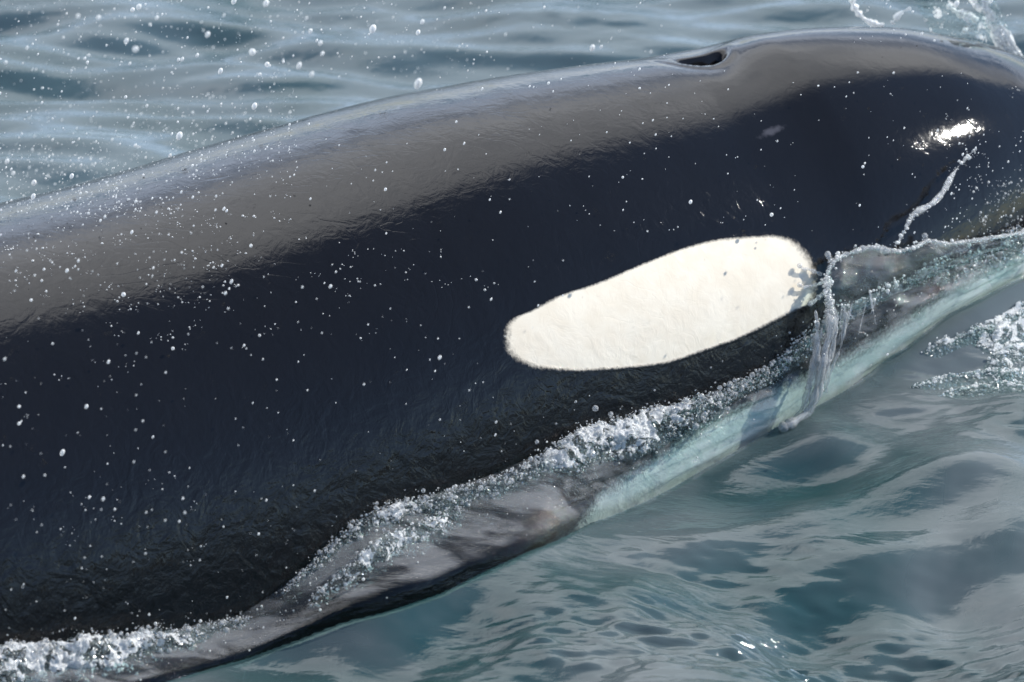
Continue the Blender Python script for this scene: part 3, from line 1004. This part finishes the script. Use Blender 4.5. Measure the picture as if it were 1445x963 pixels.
VE = dense([(1282, -14), (1300, 20), (1318, 50), (1344, 66), (1380, 74), (1400, 84)], 50)
VT = dense([(1330, -14), (1345, 5), (1358, 14), (1375, 18), (1390, 24), (1410, 60)], 50)
VV = np.zeros((50, 30, 3))
for i in range(50):
    for j in range(30):
        f = j / 29
        q = VE[i] * (1 - f) + VT[i] * f
        VV[i, j] = at(q[0], q[1], 0.74 + 0.03 * math.sin(3 * f + i * 0.1))
vfo = 0.40 + 0.10 * sample(FN1, 1.2, np.arange(50)[:, None] * .02 + 0 * np.arange(30), np.arange(30)[None] * .02) + 0.18 * (np.linspace(0, 1, 30)[None] > .9)
mesh_np('veil', (VV - FB).reshape(-1, 3), grid_faces(50, 30), FROTH, fspl, attrs={'foam': vfo})
tube('strand', [at(a, b, .73) for a, b in dense([(1336, 6), (1348, 16), (1362, 22), (1372, 24), (1378, 30)], 24)], np.interp(np.linspace(0, 1, 24), [0, .6, .9, 1], [.004, .007, .010, .006]), BEAD, fspl, lump=.4, seed=4)
SB2 = at(1215, 20, 0.75)
fst = empty('water_splash', SB2, 'small bent white strand of water behind the top of the head', 'splash')
tube('strand', [at(a, b, .75) for a, b in dense([(1202, -10), (1204, 6), (1211, 18), (1220, 27), (1232, 33), (1246, 36)], 30)], np.linspace(.005, .007, 30), BEAD, fst, lump=.4, seed=5)
tube('strand', [at(a, b, .75) for a, b in dense([(1258, 34), (1264, 26), (1272, 18), (1284, 12)], 16)], np.linspace(.004, .002, 16), BEAD, fst, lump=.6, seed=6)

# breaking side wave at the right edge
def sea_at(px, py):
    p = ground(px, py, -0.06)
    for _ in range(14):
        z = float(sea_height(p[0], p[1]))
        p = 0.5 * p + 0.5 * ground(px, py, z)
    return p


def sea_at_many(px, py):
    px, py = np.broadcast_arrays(px, py)
    d = FWD + RIGHT * ((px - 722.5) * PXS)[..., None] - UP * ((py - 481.5) * PXS)[..., None]
    z = np.full(px.shape, -0.06)
    for _ in range(16):
        p = CAMPOS + d * ((z - CAMPOS[2]) / d[..., 2])[..., None]
        z = 0.5 * z + 0.5 * sea_height(p[..., 0], p[..., 1])
    return CAMPOS + d * ((z - CAMPOS[2]) / d[..., 2])[..., None]


CB = sea_at(1400, 480)
side = empty('breaking_wavelet', CB, 'small breaking wavelet with sparkling white foam beyond the clear water sheet', 'wave')


def sea_foam(x0, y0, x1, y1, wpx, dens, seed, n=110, k=30, name='foam_crest'):
    path = dense([(x0, y0), ((x0 + x1) / 2 + 6, (y0 + y1) / 2 - 6), (x1, y1)], n)
    V = np.zeros((n, k, 3))
    F = np.zeros((n, k))
    tp = (np.clip(np.minimum(np.arange(n), n - 1 - np.arange(n)) / (0.2 * n), 0, 1) ** .6)[:, None]
    f = np.linspace(-1, 1, k)[None, :]
    V = sea_at_many(path[:, :1] + 8 * f, path[:, 1:] + wpx * tp * f)
    lu = sample(FT, 1.0, path[:, :1] * .0016 + seed * .3 + 0 * f, f * .05 + seed * .7 + 0 * tp)
    V[..., 2] += 0.009 * (1 - f * f) * (1 + 0.6 * lu) * tp + 0.001
    F = dens * (1 - 0.55 * f ** 2) * (0.5 + 0.5 * tp)
    base = np.array(side.location)
    mesh_np(name, (V - base).reshape(-1, 3), grid_faces(n, k), FROTH, side, attrs={'foam': F})
    rg = np.random.default_rng(seed)
    nb = 220
    ii, jj = rg.integers(0, n, nb), np.clip((rg.normal(.45, .2, nb) * k).astype(int), 0, k - 1)
    rad = np.clip(0.0006 + rg.exponential(0.0006, nb), 0, .0035)
    b = beads('bubble', V[ii, jj] + np.array([0, 0, 1]) * (rad * .6)[:, None] - base, rad, BEAD, side)
    b['kind'] = 'stuff'


sea_foam(1312, 482, 1460, 428, 20, .70, 51)
sea_foam(1380, 490, 1470, 455, 22, .72, 52)
sea_foam(1290, 548, 1460, 530, 8, .52, 53)
sea_foam(1310, 450, 1350, 478, 12, .55, 54, n=50)
sea_foam(1395, 525, 1470, 500, 22, .70, 55, n=60)
sea_foam(1335, 432, 1470, 402, 10, .55, 56, n=80)
sea_foam(1300, 500, 1400, 462, 14, .58, 57, n=90)
sea_foam(1330, 560, 1470, 548, 7, .5, 58, n=90)


# ------------------------------------------------------------------ drops in the air
dr = np.random.default_rng(77)
def pick(n, boxes):
    w_ = np.array([b[4] for b in boxes], float)
    c = dr.choice(len(boxes), n, p=w_ / w_.sum())
    out = []
    for k in c:
        x0, y0, x1, y1, _ = boxes[k]
        out.append((dr.uniform(x0, x1), dr.uniform(y0, y1)))
    return out


def drop_place(px, py):
    h = on_body(px, py)
    d = ray(px, py)
    if h is not None:
        t = np.linalg.norm(np.array(h[0]) - CAMPOS) - dr.uniform(0.01, 0.5)
    else:
        t = DIST + dr.uniform(-0.4, 1.1)
    return CAMPOS + d * t, h is not None


BOX = [(0, 0, 420, 260, 6.5), (0, 230, 330, 420, 4.0), (0, 400, 480, 700, 1.6), (420, 0, 960, 130, 1.4), (330, 170, 800, 480, 1.3), (0, 680, 420, 900, 1.3),
       (800, 100, 1400, 330, 1.8), (1200, 0, 1445, 60, 0.7), (1330, 180, 1445, 330, 1.2), (1150, 380, 1445, 520, 0.8), (500, 460, 760, 680, 0.5)]
fall = -UP * 0.8 - RIGHT * 0.35
fall /= np.linalg.norm(fall)
base_me = None
BIG = [(590, 118, 7.5), (253, 192, 6), (293, 49, 5), (526, 41, 6.5), (377, 91, 5), (422, 93, 5), (139, 25, 4.5), (196, 10, 5), (110, 23, 4), (330, 2, 5), (122, 574, 4.5), (27, 574, 4), (27, 598, 4.5),
       (88, 639, 6), (244, 492, 4.5), (354, 347, 4), (318, 414, 3.6), (186, 328, 4), (153, 511, 3.6), (126, 702, 4), (359, 150, 5), (48, 258, 5), (10, 228, 4), (187, 14, 4), (440, 105, 4.5), (455, 76, 4),
       (452, 61, 4), (438, 44, 4), (596, 31, 4), (590, 46, 4), (1362, 43, 5), (1350, 5, 5)]
items = [(x, y, r_) for x, y, r_ in BIG] + [(x, y, 1.3 + dr.exponential(0.9)) for x, y in pick(268, BOX)]
BIGNAMES = {0: 'largest white spray drop hanging just above the middle of the back', 1: 'large white spray drop touching the outline of the back at left',
            3: 'large white spray drop near the top edge over the middle of the far water', 13: 'lowest large spray drop on the left in front of the black flank',
            30: 'oval white spray drop beside the far plume at the upper right'}


def drop_zone(x, y, front):
    if not front:
        if x < 210:
            return 'drops over the far water at upper left', 'over the far water at the upper left corner'
        if x < 480:
            return 'drops over the far water left of centre', 'over the far water above the left part of the back'
        if x < 960:
            return 'drops over the far water left of the blowhole', 'over the far water just left of the blowhole'
        return 'drops over the water right of the blowhole', 'over the far water right of the blowhole'
    if x < 480 and y < 420 - 0.28 * x:
        return 'drops in front of the grey sheen', 'in front of the grey sheen on the back'
    if x < 240:
        return 'drops before the flank at far left', 'in front of the black flank near the left edge'
    if x < 720 and y < 480:
        return 'drops before the upper flank', 'in front of the upper flank left of the eye patch'
    if x < 720:
        return 'drops before the lower flank', 'in front of the black lower flank above the foam'
    if y < 340:
        return 'drops before the head', 'in front of the dark head above the eye patch'
    return 'drops before the cheek splash', 'in front of the eye patch or the cheek'


dm = mesh_np('water_droplet', ICO1[0], ICO1[1], BEAD).data
proto = COL.objects['water_droplet']
rot = Vector(fall).to_track_quat('Z', 'Y')
for i, (x, y, r_) in enumerate(items):
    o = proto if i == 0 else proto.copy()
    if i:
        COL.objects.link(o)
    p, front = drop_place(x, y)
    o.location = p
    rr_ = min(r_, 7.5) * MPX * (0.5 if front else 0.72)
    o.rotation_mode = 'QUATERNION'
    o.rotation_quaternion = rot
    o.scale = (rr_, rr_ * dr.uniform(.9, 1.1), rr_ * dr.uniform(1.0, 1.7))
    q = project(p[None])[0]
    name_, where = drop_zone(q[0], q[1], front)
    big = BIGNAMES.get(i)
    if big:
        tag(o, big, 'droplet')
    else:
        tag(o, 'small spray drop ' + where, 'droplet', name_)
pts = pick(1500, BOX) + pick(1300, [(0, 0, 420, 250, 3), (0, 200, 200, 300, 3.0), (180, 150, 420, 230, 1.5), (420, 0, 700, 110, .8)])
cs = np.array([drop_place(x, y)[0] for x, y in pts])
sp = beads('spray', cs, np.clip(dr.exponential(0.0005, len(cs)) + 0.0004, 0, .0022), BEAD, base=ICO0, stretch=(fall, dr.uniform(0, .8, len(cs))))
tag(sp, 'fine mist of white spray specks over whale and water', kind='stuff')
# wet beads and small foam flecks lying on the back
BK = [(0, 290, 340, 400, 5), (60, 240, 420, 330, 2.5), (0, 380, 300, 480, 2.5), (200, 330, 560, 480, 2.5), (480, 330, 700, 420, 1), (1290, 120, 1445, 330, 2.0), (1380, 250, 1445, 335, 2.5), (0, 480, 300, 800, 2)]
cen_ = pick(230, BK)
cc, rr2 = [], []
for x, y in cen_:
    m_ = int(dr.integers(1, 7))
    for _ in range(m_):
        h = on_body(x + dr.normal(0, 7), y + dr.normal(0, 3))
        if h is not None:
            cc.append(h[0])
            rr2.append(min(0.0005 + dr.exponential(0.0005), .003))
sb = beads('wet_bead', np.array(cc), rr2, BEAD)
tag(sb, 'beads of water and foam flecks lying on the wet black back', kind='stuff')
